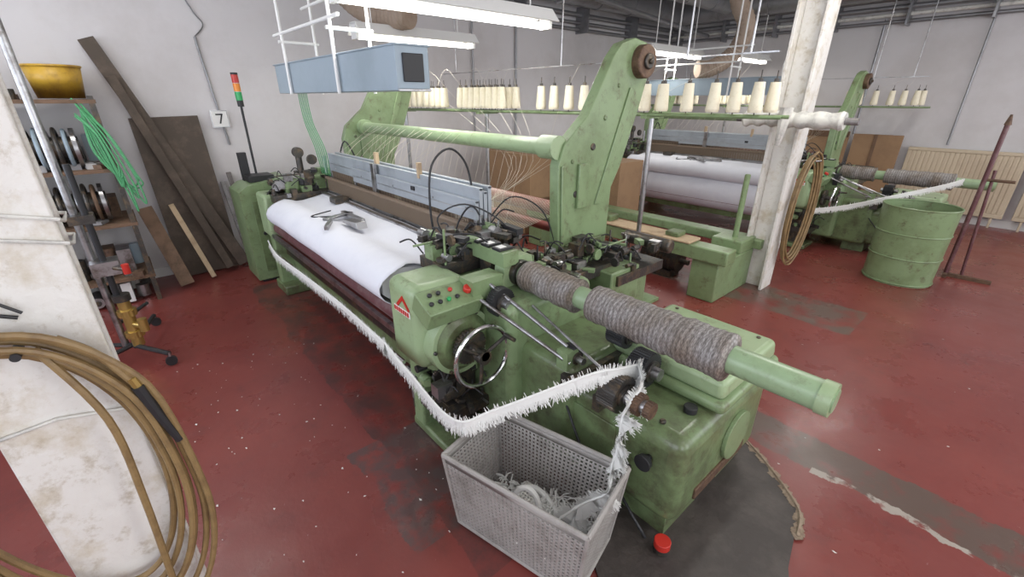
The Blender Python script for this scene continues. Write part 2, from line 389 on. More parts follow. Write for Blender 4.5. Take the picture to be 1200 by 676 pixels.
def clutter(name,lo,hi,n,mats=('dmetal','metal','green','black','brass'),s=1):
    b=MB(*mats);K=len(mats)
    for i in range(n):
        c=Vector((R(lo[0],hi[0]),R(lo[1],hi[1]),R(lo[2],hi[2])));t=i%6;m=random.choice([0,0,0,0,1,2,min(2,K-1),min(3,K-1)])
        ax=random.choice([(1,0,0),(0,1,0),(0,0,1)]);A=Vector(ax)
        if t==0: b.cyl(c-A*.03*s,c+A*.03*s,R(.012,.035)*s,seg=16,m=m)
        elif t==1: b.cyl(c-A*R(.08,.18)*s,c+A*.1*s,.007*s,seg=8,m=m)
        elif t==2: d=Vector((R(.015,.05),R(.015,.05),R(.015,.06)))*s;b.box(c-d,c+d,m)
        elif t==3: b.gear(c,ax,R(.025,.045)*s,.02*s,18,m)
        elif t==4:
            e=c+Vector((R(-.15,.15),R(-.15,.15),R(.0,.12)))*s;b.path([c,(c+e)/2+Vector((0,0,.05*s)),e],.005*s,6,m=3 if K>3 else 0)
        else: d=Vector((R(.01,.1),R(.01,.03),R(.01,.02)))*s;b.box(c-d,c+d,m,Matrix.Rotation(R(-.6,.6),3,'Z'))
    b.box((lo[0],lo[1],lo[2]-.06),(hi[0],hi[1],lo[2]+.01),0)
    return b.build(name,g,.002,1)
clutter('left_gripper_mechanism',(-5.0,1.05,1.02),(-4.72,1.75,1.22),80)
clutter('right_gripper_mechanism',(-2.24,1.22,1.03),(-1.98,1.75,1.18),100)
clutter('rear_linkage',(-2.0,1.85,.84),(-1.72,2.5,.98),80)
clutter('rear_linkage_outer',(-1.95,2.35,.78),(-1.6,2.9,.92),40)
clutter('shedding_linkage',(-4.6,1.9,.7),(-2.2,2.3,.85),60,s=1.5)
clutter('gear_side_linkage',(-1.98,1.0,.28),(-1.70,1.35,.52),50)
clutter('tube_side_linkage',(-1.95,1.62,.94),(-1.55,1.85,1.0),40,s=.8)
clutter('under_cover_linkage',(-2.08,1.0,.2),(-2.06,1.3,.5),20)
b=MB('lgreen','green','dmetal')
b.box((-5.12,.98,.6),(-4.82,1.5,1.03));b.box((-5.1,1.5,.7),(-4.86,1.95,1.2),1);b.box((-5.0,1.2,1.03),(-4.8,1.34,1.16),1)
b.cyl((-4.82,1.1,.85),(-4.76,1.1,.85),.07,m=2);b.box((-5.1,1.05,.1),(-4.9,1.3,.6),1)
b.build('left_housing',g,.035,3)
b=MB('dmetal','black','metal');
b.cyl((-4.9,1.4,1.2),(-4.9,1.4,1.42),.03);b.cyl((-4.93,1.4,1.4),(-4.87,1.4,1.4),.05);b.cyl((-4.8,1.62,1.18),(-4.8,1.62,1.36),.02,m=2)
b.gear((-4.82,1.5,1.33),(1,0,0),.05,.03,20);b.path([(-4.7,1.7,1.2),(-4.66,1.8,1.5),(-4.6,1.9,1.25)],.008,m=1)
b.build('selvage_device',g)
b=MB('black','metal')
b.path([(-2.35,1.40,1.05),(-2.35,1.38,1.3),(-2.35,1.41,1.53),(-2.35,1.54,1.62),(-2.35,1.66,1.52),(-2.33,1.70,1.3),(-2.3,1.72,1.1)],.007,8)
b.path([(-2.3,1.5,1.05),(-2.28,1.55,1.2),(-2.2,1.6,1.28),(-2.1,1.65,1.1)],.006,8)
b.path([(-2.2,1.4,1.1),(-2.22,1.35,1.25),(-2.15,1.5,1.32),(-2.05,1.7,1.2),(-1.95,1.8,1.0)],.005,8)
b.path([(-2.1,1.3,1.1),(-2.0,1.3,1.2),(-1.9,1.4,1.2),(-1.85,1.5,1.1)],.005,8)
b.path([(-2.3,1.75,1.1),(-2.2,1.9,1.3),(-2.1,2.1,1.2),(-2.0,2.15,.95)],.005,8)
b.cyl((-2.3,1.72,1.05),(-2.3,1.72,1.35),.012,m=1)
b.build('cable_arch',g)
b=MB('lgreen','dgreen','redp','white','black')
b.box((-2.12,.93,.55),(-1.80,1.27,1.03));b.build('front_cover',g,.06,5)
b=MB('white','redp','black');b.prism([(-2.0,.90),(-1.93,.965),(-1.86,.90),(-1.875,.89),(-1.93,.94),(-1.985,.89)],'y',.925,.929,1)
b.box((-2.03,.9265,.855),(-1.86,.928,.89),0)
for k in range(7): b.box((-2.025+k*.023,.924,.86),(-2.010+k*.023,.929,.885),1)
b.build('maker_badge',g)
rot=Matrix.Rotation(math.radians(25),3,'Y')
b=MB('green','black','redp','grp','white');b.box((-1.83,.93,.88),(-1.67,1.25,.99),0,rot)
c=Vector((-1.75,1.09,.935))
def onp(u,v,h=.055): return c+rot@Vector((u,v,h))
for k,(u,v,mm) in enumerate(((.02,-.12,1),(.02,-.07,1),(.02,-.02,3),(.02,.03,1),(-.035,-.10,1),(-.035,-.05,1),(-.035,.02,2))): b.cyl(onp(u,v),onp(u,v,.072),.012,seg=14,m=mm)
b.cyl(onp(0,.105),onp(0,.105,.085),.024,seg=20,m=2);b.box(c+Vector((-.09,-.10,-.2)),c+Vector((-.03,.1,-.03)),0)
b.build('push_button_panel',g,.006)
b=MB('dmetal','white','black','green');b.box((-2.04,1.42,1.06),(-1.70,1.53,1.14),3)
for k in range(3):
    x=-1.97+k*.1;b.box((x-.035,1.425,1.14),(x+.035,1.52,1.155),2);b.box((x-.022,1.44,1.155),(x+.022,1.485,1.158),1)
b.box((-1.95,1.45,.9),(-1.85,1.5,1.06),0)
b.build('pick_counters',g,.004)
b=MB('lgreen','dgreen','dmetal')
b.cyl((-1.96,1.15,.70),(-1.72,1.15,.70),.19,seg=44);b.cyl((-1.72,1.15,.70),(-1.69,1.15,.70),.165,.13,seg=44,m=1);b.cyl((-1.68,1.15,.70),(-1.52,1.15,.70),.028,m=2)
for k in range(6):
    a=k*math.pi/3;b.cyl((-1.72,1.15+.176*math.cos(a),.70+.176*math.sin(a)),(-1.705,1.15+.176*math.cos(a),.70+.176*math.sin(a)),.011,seg=6,m=2)
b.gear((-1.66,1.15,.70),(1,0,0),.10,.03,30,2)
b.build('clutch_casing',g,.012)
b=MB('chrome','dmetal')
b.torus((-1.545,1.15,.69),(1,0,0),.165,.013,48,10)
for k in range(3):
    a=k*2.094+.4;b.cyl((-1.55,1.15,.69),(-1.545,1.15+.16*math.cos(a),.69+.16*math.sin(a)),.010,seg=10,m=1)
b.cyl((-1.58,1.15,.69),(-1.52,1.15,.69),.038,m=1);b.cyl((-1.545,1.15+.14,.69+.08),(-1.46,1.15+.14,.69+.08),.011,m=1)
b.build('handwheel',g)
b=MB('green','dgreen')
b.box((-1.95,1.30,.15),(-1.50,1.95,.93));b.box((-1.62,1.38,.12),(-1.15,2.2,.70),1)
b.build('gear_housing',g,.05,4)
b=MB('green','dgreen');b.box((-1.45,1.43,.12),(-.57,2.3,.60),1)
b.build('drive_housing',g,.07,5)
b=MB('lgreen','green');b.box((-1.22,1.72,.60),(-.56,2.36,.665),1);b.box((-1.2,1.74,.66),(-.58,2.34,.76),0,None,.97)
b.build('drive_cover',g,.03,4)
b=MB('dgreen','dmetal','black','redp','green','rust')
b.cyl((-.57,1.95,.38),(-.55,1.95,.38),.13,seg=30,m=4);b.box((-.575,1.6,.2),(-.56,2.1,.26),5)
b.box((-1.0,1.425,.3),(-.8,1.435,.34),1);b.prism([(-1.35,.2),(-.9,.2),(-.9,.5),(-1.35,.5)],'y',1.42,1.435,0)
b.cyl((-.72,1.44,.45),(-.72,1.395,.45),.014,m=2);b.cyl((-.72,1.40,.45),(-.72,1.37,.45),.034,.04,seg=20,m=2)
for (x,y) in((-1.12,1.8),(-.66,1.8),(-1.12,2.27),(-.66,2.27),(-.9,1.8)): b.cyl((x,y,.758),(x,y,.768),.011,seg=6,m=1)
b.cyl((-.68,1.66,.6),(-.68,1.66,.63),.03,m=2);b.cyl((-.72,1.50,.6),(-.72,1.50,.615),.014,m=1)
b.cyl((-1.0,2.0,.75),(-1.0,2.0,.78),.02,m=1)
b.box((-.95,1.48,0),(-.62,1.78,.14),0);b.box((-1.4,1.5,0),(-1.15,1.8,.14),0);b.box((-.95,2.0,0),(-.62,2.28,.14),0)
b.cyl((-.58,1.40,0),(-.58,1.40,.05),.03,m=1);b.cyl((-.58,1.40,.05),(-.58,1.40,.085),.037,m=3)
b.path([(-.9,1.45,.16),(-.75,1.40,.10),(-.66,1.40,.02)],.008,m=2);b.path([(-1.2,1.4,.5),(-1.0,1.34,.3),(-.85,1.38,.05)],.007,m=2)
b.build('housing_fittings',g,.006)
b=MB('tgreen','lgreen','dmetal')
b.cyl((-1.95,1.55,1.0),(-.21,1.55,1.0),.055,seg=32);b.cyl((-.23,1.55,1.0),(-.19,1.55,1.0),.060,seg=32,m=1);b.cyl((-.19,1.55,1.0),(-.185,1.55,1.0),.042,seg=32,m=0)
b.prism([(1.42,.9),(1.68,.9),(1.65,1.08),(1.55,1.1),(1.45,1.08)],'x',-1.80,-1.72,1);b.cyl((-1.72,1.55,1.0),(-1.68,1.55,1.0),.075,m=2)
b.build('storage_tube',g)
b=MB('lace')
def wound(a,c,r0,r1):
    seg=36;n=len(b.v);K=int((c-a)/.008)
    for i in range(K+1):
        t=i/K;x=a+(c-a)*t;r=r0+(r1-r0)*t+.004*noise.noise(Vector((x*22,0,0)))+(.004 if int(x*17)%2 else 0)
        if i in(0,K): r=.056
        for k in range(seg):
            q=2*math.pi*k/seg;rr=r+.0025*noise.noise(Vector((x*40,k*.6,1)))
            b.v.append(Vector((x,1.55+rr*math.cos(q),1+rr*math.sin(q))))
    for i in range(K):
        for k in range(seg):
            j=(k+1)%seg;b.face([n+i*seg+k,n+i*seg+j,n+(i+1)*seg+j,n+(i+1)*seg+k])
wound(-1.66,-1.27,.080,.084);wound(-1.18,-.52,.084,.092)
b.build('wound_selvage',g,ang=60)
b=MB('black','dmetal','rust','metal')
def roller(x,y,z,r,w,m=0,sh=.05):
    b.gear((x,y,z),(1,0,0),r,w,36,m,.05);b.cyl((x-w/2-.03,y,z),(x+w/2+sh,y,z),r*.35,seg=16,m=3);b.cyl((x+w/2,y,z),(x+w/2+.012,y,z),r*.6,seg=20,m=1)
roller(-1.62,1.33,.92,.08,.05);roller(-1.22,1.45,.73,.055,.07);roller(-1.12,1.72,.80,.07,.10);roller(-.92,1.62,.735,.088,.09);roller(-.90,1.39,.72,.085,.09,1,.12)
b.gear((-.78,1.39,.72),(1,0,0),.05,.03,20,2);b.gear((-.73,1.39,.72),(1,0,0),.038,.03,16,2)
b.box((-1.2,1.36,.60),(-1.12,1.80,.67),1);b.box((-1.0,1.36,.58),(-.96,1.7,.66),1)
b.build('feed_rollers',g,0)
b=MB('metal','metal','green')
b.cyl((-1.75,1.30,1.03),(-1.22,1.42,.79),.010,seg=12);b.cyl((-1.70,1.22,.96),(-1.18,1.40,.72),.010,seg=12);b.cyl((-1.5,1.45,.9),(-.95,1.45,.72),.007,seg=10)
b.box((-1.25,1.38,.68),(-1.18,1.46,.78),2);b.box((-1.8,1.2,.93),(-1.68,1.4,1.04),2)
b.build('tension_rods',g)
b=MB('green','black','redp','dmetal');b.box((-1.9,2.55,0),(-1.66,2.8,.72));b.cyl((-1.78,2.66,.72),(-1.78,2.66,.80),.012,m=3);b.sph((-1.78,2.66,.83),.035,1);b.box((-1.7,2.56,.5),(-1.65,2.66,.6),2)
b.box((-2.0,2.3,.55),(-1.62,2.62,.82));b.cyl((-1.95,2.9,.9),(-1.55,2.9,.9),.05,m=3)
b.build('rear_control_column',g,.015)
def fringe(name,pts,grp,w=.03,dens=260,L=.04,wob=0):
    b=MB('fringe');P=b.path(pts,.006,6,res=10)
    sides=[]
    for i,p in enumerate(P):
        d=(P[min(i+1,len(P)-1)]-P[max(i-1,0)]).normalized();s=Vector((0,0,-1))
        s=(s-d*s.dot(d))
        if s.length<.6: s=Vector((.7,-.7,0));s=s-d*s.dot(d)
        if wob: s=s+Vector((noise.noise(Vector((i*.25,0,0))),noise.noise(Vector((i*.25,9,0))),0))*wob
        sides.append(s.normalized())
    for i in range(dens):
        t=R(0,len(P)-1.01);k=int(t);p=P[k].lerp(P[k+1],t-k)+sides[k]*w*R(.6,1);d=(P[k+1]-P[k]).normalized()
        o=d*R(.0015,.004);e=p+sides[k]*L*R(.3,1)+d*R(-.015,.015)+Vector((R(-.01,.01),R(-.01,.01),R(-.012,.002)))
        if random.random()<(.10 if not wob else .35): e=p-sides[k]*L*R(.2,.5)-sides[k]*w+d*R(-.01,.01)
        n=len(b.v);b.v+=[p-o,p+o,e+d*.001,e-d*.001];b.face([n,n+1,n+2,n+3])
    n=len(b.v)
    for i,p in enumerate(P): b.v+= [p,p+sides[i]*w*R(.9,1.1)]
    for i in range(len(P)-1): b.face([n+2*i,n+2*i+1,n+2*i+3,n+2*i+2])
    return b.build(name,grp,recalc=False)
loom2=loom.copy((0,5.75,0))
fringe('selvage_fringe',[(-4.5,.88,.67),(-4.12,.85,.635),(-3.4,.86,.65),(-2.7,.86,.67),(-2.1,.85,.67),(-2.0,.84,.68),(-1.7,.81,.67),(-1.32,.81,.62),(-1.2,.95,.67),(-.97,1.27,.82),(-.90,1.38,.84),(-.87,1.52,.82)],loom,w=.04,dens=3800,L=.045)
fringe('selvage_tail',[(-.87,1.50,.82),(-.80,1.42,.79),(-.80,1.31,.70),(-.78,1.27,.58),(-.78,1.24,.48),(-.75,1.18,.40),(-.82,1.12,.32),(-.9,1.05,.2)],loom,.075,3200,.04,.9)
class G2:
    def __init__(s,e): s.e=e
    def add(s,ob): ob.parent=s.e;ob.location=-s.e.location
g2=G2(loom2)
b=MB('cloth','metal')
b.cyl((-5.2,6.95,.55),(-2.1,6.95,.55),.25,seg=40)
b.build('cloth_roll',g2)
fringe('selvage_fringe',[(-.45,7.25,1.05),(-.6,7.1,.98),(-.95,6.8,.85),(-1.3,6.5,.72),(-1.6,6.3,.65)],g2,w=.04,dens=900,L=.03)

# ------------------------------------------------------------ overhead cabinet
cab=Grp('overhead_cable_cabinet',(-3.6,1.4,0))
b=MB('boxblue','black','metal','dmetal')
b.box((-4.72,1.29,1.94),(-2.45,1.50,2.17));b.box((-4.74,1.28,2.165),(-2.44,1.51,2.175));b.box((-2.452,1.33,1.985),(-2.438,1.46,2.13),1)
b.box((-2.45,1.29,1.935),(-2.435,1.50,1.95),2)
b.build('cabinet_body',cab,.004)
b=MB('white','metal')
for x in(-4.3,-3.25):
    for y in(1.27,1.53): b.cyl((x,y,1.93),(x,y,3.99),.012,seg=10)
    b.cyl((x,1.24,2.32),(x,1.56,2.32),.012,seg=10)
b.cyl((-4.5,1.27,2.38),(-3.1,1.27,2.38),.012,seg=10);b.cyl((-4.5,1.53,2.6),(-3.1,1.53,2.6),.012,seg=10)
b.build('hanger_rods',cab)
cab.copy((0,5.75,0))
b=MB('ghose')
for k in range(6):
    x=-4.62+k*.045;b.path([(x,1.42,1.95),(x-.02,1.44,1.7),(x-.03+k*.01,1.5,1.45),(x-.1,1.55,1.2)],.004,6)
b.build('green_air_lines',cab)

# ------------------------------------------------------------ yarn creel
cr=Grp('yarn_creel',(-3.5,3.3,0))
def cy(x): return 2.95+(x+5.6)*.75/4.15
b=MB('green','metal','lgreen')
for dy in(0,.16):
    b.path([(-5.7,cy(-5.7)+dy,1.77),(-1.3,cy(-1.3)+dy,1.77)],.014,8,smooth=False)
for x in(-5.6,-4.2,-2.3): b.cyl((x,cy(x)+.08,0),(x,cy(x)+.08,1.77),.022,seg=14,m=1);b.box((x-.03,cy(x)-.05,1.74),(x+.03,cy(x)+.22,1.765),0);b.box((x-.2,cy(x)-.12,0),(x+.2,cy(x)+.28,.03))
b.box((-5.7,cy(-3.6)+.4,2.2),(-1.4,cy(-3.6)+.41,2.21),1)
for x in(-5.4,-3.5,-2.1,-1.6): b.cyl((x,cy(-3.6)+.41,2.2),(x,cy(-3.6)+.41,3.99),.008,seg=8,m=1)
b.build('creel_rails',cr)
b=MB('cream','dmetal')
xs=[-5.5+.105*i for i in range(8)]+[-4.5+.085*i for i in range(8)]+[-3.4,-3.25,-3.08,-2.92]+[-2.33,-2.18,-1.98,-1.78,-1.63,-1.48]
def cone(x,y,z):
    h=.21;b.cyl((x,y,z),(x,y,z+.02),.046,.051,seg=18);b.cyl((x,y,z+.02),(x,y,z+h),.051,.036,seg=18);b.cyl((x,y,z+h),(x,y,z+h+.025),.018,.015,seg=10,m=1)
    b.cyl((x,y,z-.04),(x,y,z+h+.08),.004,seg=6,m=1)
for x in xs:
    cone(x,cy(x),1.80)
    if random.random()<.6: cone(x+.05,cy(x)+.16,1.80)
b.build('yarn_cones',cr)
b=MB('thread')
for i,x in enumerate(xs):
    if i%3: continue
    y=cy(x);b.path([(x,y,2.03),(x+.02,y+.12,2.21),((x-2.5)/2,y-.4,1.9),(-2.6+.02*i,2.2,1.5),(-2.4,1.9,1.25)],.0009,3,res=5)
b.build('yarn_ends',cr)
cr.copy((0,5.9,0))

# ------------------------------------------------------------ rear stand
st=Grp('warp_stand',(-2.6,4.5,0))
b=MB('green','lwood','dgreen','dmetal','lgreen')
b.box((-4.4,4.1,.42),(-1.62,4.3,.56));b.box((-4.4,4.08,.56),(-2.0,4.32,.59),1);b.box((-4.4,4.9,.42),(-1.62,5.1,.52))
b.box((-1.98,4.15,0),(-1.70,4.95,.42));b.box((-4.4,4.15,0),(-4.15,4.95,.42));b.box((-2.02,4.6,.42),(-1.7,4.95,.55),0)
b.cyl((-1.84,4.75,.5),(-1.84,4.75,1.2),.028,m=0);b.box((-3.2,4.12,.59),(-3.0,4.28,.66),2);b.box((-2.3,4.12,.59),(-2.15,4.28,.64),2)
b.build('stand_frame',st,.012)
b=MB('dmetal','black');b.cyl((-2.75,4.55,.2),(-2.3,4.55,.2),.13,seg=28)
for k in range(9): b.cyl((-2.7+k*.04,4.55,.2),(-2.69+k*.04,4.55,.2),.14,seg=28)
b.box((-2.7,4.45,0),(-2.35,4.65,.08),0);b.cyl((-2.3,4.55,.2),(-2.2,4.55,.2),.03,m=0);b.build('electric_motor',st)

cb=Grp('cardboard_box',(-5.1,4.7,0))
b=MB('card','lwood')
b.box((-5.5,4.4,0),(-4.75,5.1,.55));b.box((-5.55,4.35,.55),(-4.6,5.15,1.17));b.prism([(-5.55,1.17),(-5.7,1.27),(-5.55,1.175)],'y',4.35,5.15);b.box((-5.15,4.35,1.17),(-5.1,5.15,1.173),1)
b.build('stacked_cartons',cb,.004)
cb=Grp('cardboard_box',(-4.1,5.45,0))
b=MB('card','lwood');b.box((-4.5,5.2,0),(-3.7,5.75,1.08));b.box((-4.12,5.195,.2),(-4.07,5.2,1.08),1);b.prism([(-4.5,1.08),(-4.6,1.2),(-4.49,1.085)],'y',5.2,5.75)
b.build('tall_carton',cb,.004)

# ------------------------------------------------------------ control cabinet
cc=Grp('control_cabinet',(-5.5,1.1,0))
b=MB('green','dgreen','black','metal','yellow')
b.prism([(.86,.03),(1.36,.03),(1.36,1.12),(.95,1.06),(.86,1.0)],'x',-5.74,-5.27,0)
b.box((-5.70,.90,0),(-5.29,1.34,.04),2);b.box((-5.272,.96,.12),(-5.265,1.3,.9),1);b.cyl((-5.265,1.02,.55),(-5.25,1.02,.55),.02,m=2);b.box((-5.62,1.0,1.08),(-5.37,1.25,1.14),2)
b.box((-5.268,1.05,.92),(-5.262,1.12,.98),4)
b.build('cabinet_case',cc,.012)
b=MB('black','redp','orp','grp','metal')
b.cyl((-5.6,1.13,1.05),(-5.6,1.13,1.82),.012,seg=10);b.cyl((-5.6,1.13,1.82),(-5.6,1.13,1.88),.03,m=0);b.cyl((-5.6,1.13,1.88),(-5.6,1.13,1.96),.032,m=3);b.cyl((-5.6,1.13,1.965),(-5.6,1.13,2.04),.032,m=2);b.cyl((-5.6,1.13,2.045),(-5.6,1.13,2.12),.032,m=1);b.cyl((-5.6,1.13,2.12),(-5.6,1.13,2.14),.033,m=0)
b.box((-5.70,1.0,1.06),(-5.63,1.08,1.36),0)
b.build('signal_tower',cc)

# ------------------------------------------------------------ wall items left
b=MB('white','black','metal');b.box((-6.25,.93,1.60),(-6.205,1.09,1.77));b.box((-6.204,.925,1.595),(-6.212,1.095,1.775),2)
b.box((-6.205,.935,1.605),(-6.201,1.085,1.765),0);b.box((-6.2005,.975,1.725),(-6.198,1.045,1.74),1);b.prism([(1.03,1.735),(1.045,1.735),(1.012,1.635),(.996,1.635)],'x',-6.2005,-6.198,1);b.build('number_sign')
b=MB('duct');b.path([(-6.235,1.05,1.4),(-6.235,.98,2.3),(-6.235,.97,2.5)],.012,8);b.path([(-6.235,.97,2.5),(-6.235,1.07,2.62),(-6.235,1.0,2.75),(-6.235,.95,3.0),(-6.235,.97,4.0)],.007,6)
b.path([(-6.21,5.5,.6),(-6.21,5.5,4.0)],.018,8,smooth=False);b.path([(-6.21,4.6,1.4),(-6.21,4.6,4.0)],.014,8,smooth=False);b.path([(-6.21,2.9,2.2),(-6.21,2.9,4.0)],.012,8,smooth=False);b.build('wall_conduit')
bd=Grp('leaning_boards',(-6.1,.5,0))
def plank(b,p0,p1,w,t,m):
    p0=Vector(p0);p1=Vector(p1);d=(p1-p0).normalized();n=Vector((1,0,0));n=(n-d*n.dot(d)).normalized();s=d.cross(n);k=len(b.v)
    for p in(p0,p1):
        for a,c in((-1,-1),(1,-1),(1,1),(-1,1)): b.v.append(p+s*w*a/2+n*t*c/2)
    for q in((0,1,2,3),(4,5,6,7),(0,1,5,4),(1,2,6,5),(2,3,7,6),(3,0,4,7)): b.face([k+i for i in q],m)
b=MB('dwood','wood','lwood','scrap')
plank(b,(-5.95,.86,.06),(-6.2,.08,2.42),.13,.03,0);plank(b,(-5.9,.70,.06),(-6.1,.17,2.1),.08,.03,0)
plank(b,(-6.02,.54,.02),(-6.18,.50,1.72),.60,.02,0)
plank(b,(-5.65,.24,.04),(-5.9,.09,.86),.13,.03,1);plank(b,(-5.75,.50,.03),(-5.97,.32,.85),.05,.03,2)
plank(b,(-5.9,.93,.03),(-6.2,.88,1.0),.05,.03,3);plank(b,(-5.88,1.0,.03),(-6.2,.96,1.1),.05,.03,3)
b.build('boards',bd,.003)
sh=Grp('parts_shelf',(-5.9,-.8,0))
b=MB('dmetal','wood','metal','scrap')
for y in(-1.95,-.95,-.03):
    for x in(-6.15,-5.5): b.box((x-.02,y-.02,0),(x+.02,y+.02,1.92),0)
for z in(.25,.78,1.28,1.86): b.box((-6.17,-1.98,z),(-5.48,0,z+.03),1)
b.build('shelf_frame',sh)
b=MB('metal','dmetal','scrap','boxblue','wood','rust','plastic','white')
for z in(.02,.28,.81,1.31,1.89):
  for row in(0,1):
    y=-1.9
    while y<-.12:
        w=R(.05,.15);t=random.random();m=random.choice([0,1,2,3,4,5,6,7,1,5]);h=R(.06,.28) if z<1.8 else R(.04,.12)
        if z==.02:h=min(h,.2)
        if z>1.8 and y>-.55:break
        x0=-6.12 if row==0 else -5.80
        if row==1 and z in(.81,1.31) and y>-.95: break
        if t<.4: b.box((x0,y,z),(x0+R(.1,.28),y+w*.85,z+h),m)
        elif t<.75:
            r=min(w*.5,.09);b.cyl((x0+.02,y+w/2,z+r),(x0+.26,y+w/2,z+r),r,seg=20,m=m);b.cyl((x0+.26,y+w/2,z+r),(x0+.28,y+w/2,z+r),r*.5,seg=16,m=1)
        else: b.cyl((x0+.12,y+w/2,z),(x0+.12,y+w/2,z+h),w*.4,seg=18,m=m)
        y+=w
for (y,z) in((-.9,1.9),(-.75,1.92),(-.62,1.9),(-1.05,1.93)): b.cyl((-5.9,y,z+.02),(-5.5,y+.05,z+.04),.03,seg=12,m=1)
for k in range(30):
    c=Vector((R(-5.75,-5.5),R(-.8,-.08),random.choice([.30,.33,.83,1.33])));d=Vector((R(.02,.08),R(.01,.05),R(.01,.04)));b.box(c-d,c+d,random.randrange(7),Matrix.Rotation(R(-1,1),3,'Z'))
b.build('stored_parts',sh)
b=MB('metal','dmetal','boxblue','wood')
for (z,y0,r,mm) in((1.49,-.95,.165,2),(1.0,-.9,.165,3)):
    for k in range(12):
        b.torus((-5.68,y0+.06*k,z),(0,1,0),r-.012*(k%2),.016,28,8,m=(0,1,mm)[k%3])
    b.cyl((-5.68,y0-.03,z),(-5.68,y0+.74,z),.10,seg=24,m=1);b.cyl((-5.68,y0+.70,z),(-5.68,y0+.73,z),.17,seg=30,m=0)
b.build('cable_reels',sh)
b=MB('yellow');b.cyl((-5.95,-.22,1.90),(-5.95,-.22,2.16),.16,.195,seg=32,cap=False);b.cyl((-5.95,-.22,1.9),(-5.95,-.22,1.905),.16,seg=32);b.torus((-5.95,-.22,2.16),(0,0,1),.195,.01,32,8)
b.build('yellow_bucket',sh,solid=.004)
b=MB('ghose')
for k in range(8):
    o=R(-.04,.04);b.path([(-5.50,-.13+o,1.90-.02*k),(-5.44,-.02+o*1.3,1.6),(-5.42,.06+o*2,1.25),(-5.42,.08+o*2,.92+.06*k),(-5.45,.02+o,1.15),(-5.47,-.10-o,1.45),(-5.5,-.12,1.8)],.007,6)
b.build('green_hoses',sh)

# ------------------------------------------------------------ near column + hose coil
col=Grp('steel_column',(-1.65,-.27,0))
b=MB('column')
b.box((-1.70,-.42,0),(-1.675,-.155,ZC));b.box((-1.545,-.42,0),(-1.52,-.15,ZC));b.box((-1.675,-.30,0),(-1.545,-.26,ZC));b.build('near_h_beam',col,.006)
b=MB('cable','black')
for z in(1.60,1.66,1.1): b.path([(-1.512,-.43,z),(-1.512,-.3,z+.01),(-1.512,-.142,z-.03),(-1.6,-.142,z-.05),(-1.71,-.142,z-.05),(-1.71,-.43,z),(-1.512,-.43,z)],.005,6,smooth=False)
b.path([(-1.51,-.36,1.55),(-1.508,-.30,1.45)],.005);b.path([(-1.508,-.40,1.47),(-1.508,-.28,1.41)],.005,m=1,smooth=False);b.path([(-1.508,-.42,1.58),(-1.508,-.27,1.42)],.004,m=1,smooth=False)
b.build('straps',col)
hc=Grp('hose_coil',(-1.45,-.3,0))
b=MB('hose','brass','black')
for k in range(6):
    pts=[];cyy=-.37+R(-.015,.015);hw=.20+.012*k;hh=.43+.012*k
    for i in range(17):
        a=math.pi/2+2*math.pi*i/16;sa=math.sin(a)
        pts.append((-1.480+.018*(k%3),cyy+hw*math.cos(a)+.045*(1-sa)+.015*math.sin(2*a),.92+hh*sa-(.03*k if sa<0 else 0)))
    b.path(pts,.0095,8,res=4)
b.path([(-1.47,-.23,1.35),(-1.45,-.17,1.29),(-1.44,-.122,1.18)],.0095,8)
b.path([(-1.46,-.27,1.34),(-1.44,-.2,1.1),(-1.44,-.2,.8),(-1.44,-.22,.4)],.0095,8)
b.path([(-1.44,-.124,1.20),(-1.44,-.116,1.16)],.012,8,m=1,smooth=False);b.path([(-1.44,-.118,1.17),(-1.44,-.10,1.07),(-1.44,-.075,.955)],.013,8,m=2,rf=lambda i,n:.016-.006*i/n)
b.cyl((-1.512,-.3,1.34),(-1.43,-.3,1.34),.010,m=2)
b.build('coiled_hose',hc)

ms=Grp('mobile_pole_stand',(-4.25,-.3,0))
b=MB('metal','black','brass','dmetal','redp')
b.cyl((-4.26,-.32,.1),(-4.26,-.32,2.6),.024,seg=14);b.cyl((-4.20,-.26,.1),(-4.20,-.26,1.5),.020,m=1)
for d in((-3.92,-.08),(-4.80,-.11),(-3.95,-.75),(-4.6,-.7)):
    b.path([(-4.22,-.28,.12),(d[0],d[1],.10)],.018,8,m=1,smooth=False);b.cyl((d[0]-.014,d[1],.038),(d[0]+.014,d[1],.038),.038,m=1);b.cyl((d[0],d[1],.05),(d[0],d[1],.11),.01,m=0)
b.path([(-4.26,-.32,.3),(-4.6,-.12,.3)],.014,8,m=1,smooth=False)
b.cyl((-4.2,-.24,.12),(-4.2,-.24,.5),.04,m=2);b.gear((-4.2,-.24,.4),(0,0,1),.06,.05,12,2);b.cyl((-4.2,-.24,.5),(-4.2,-.24,.55),.055,m=3);b.gear((-4.2,-.24,.22),(0,0,1),.06,.05,12,2);b.cyl((-4.2,-.24,.3),(-4.1,-.17,.3),.022,m=2);b.cyl((-4.1,-.17,.26),(-4.1,-.17,.36),.03,m=2)
b.box((-4.30,-.34,.72),(-4.14,-.18,.82),0);b.cyl((-4.2,-.25,.77),(-4.05,-.15,.77),.015,m=3);b.cyl((-4.05,-.15,.74),(-4.05,-.15,.81),.022,m=4);b.box((-4.3,-.36,1.1),(-4.16,-.22,1.16),3)
b.build('stand',ms)

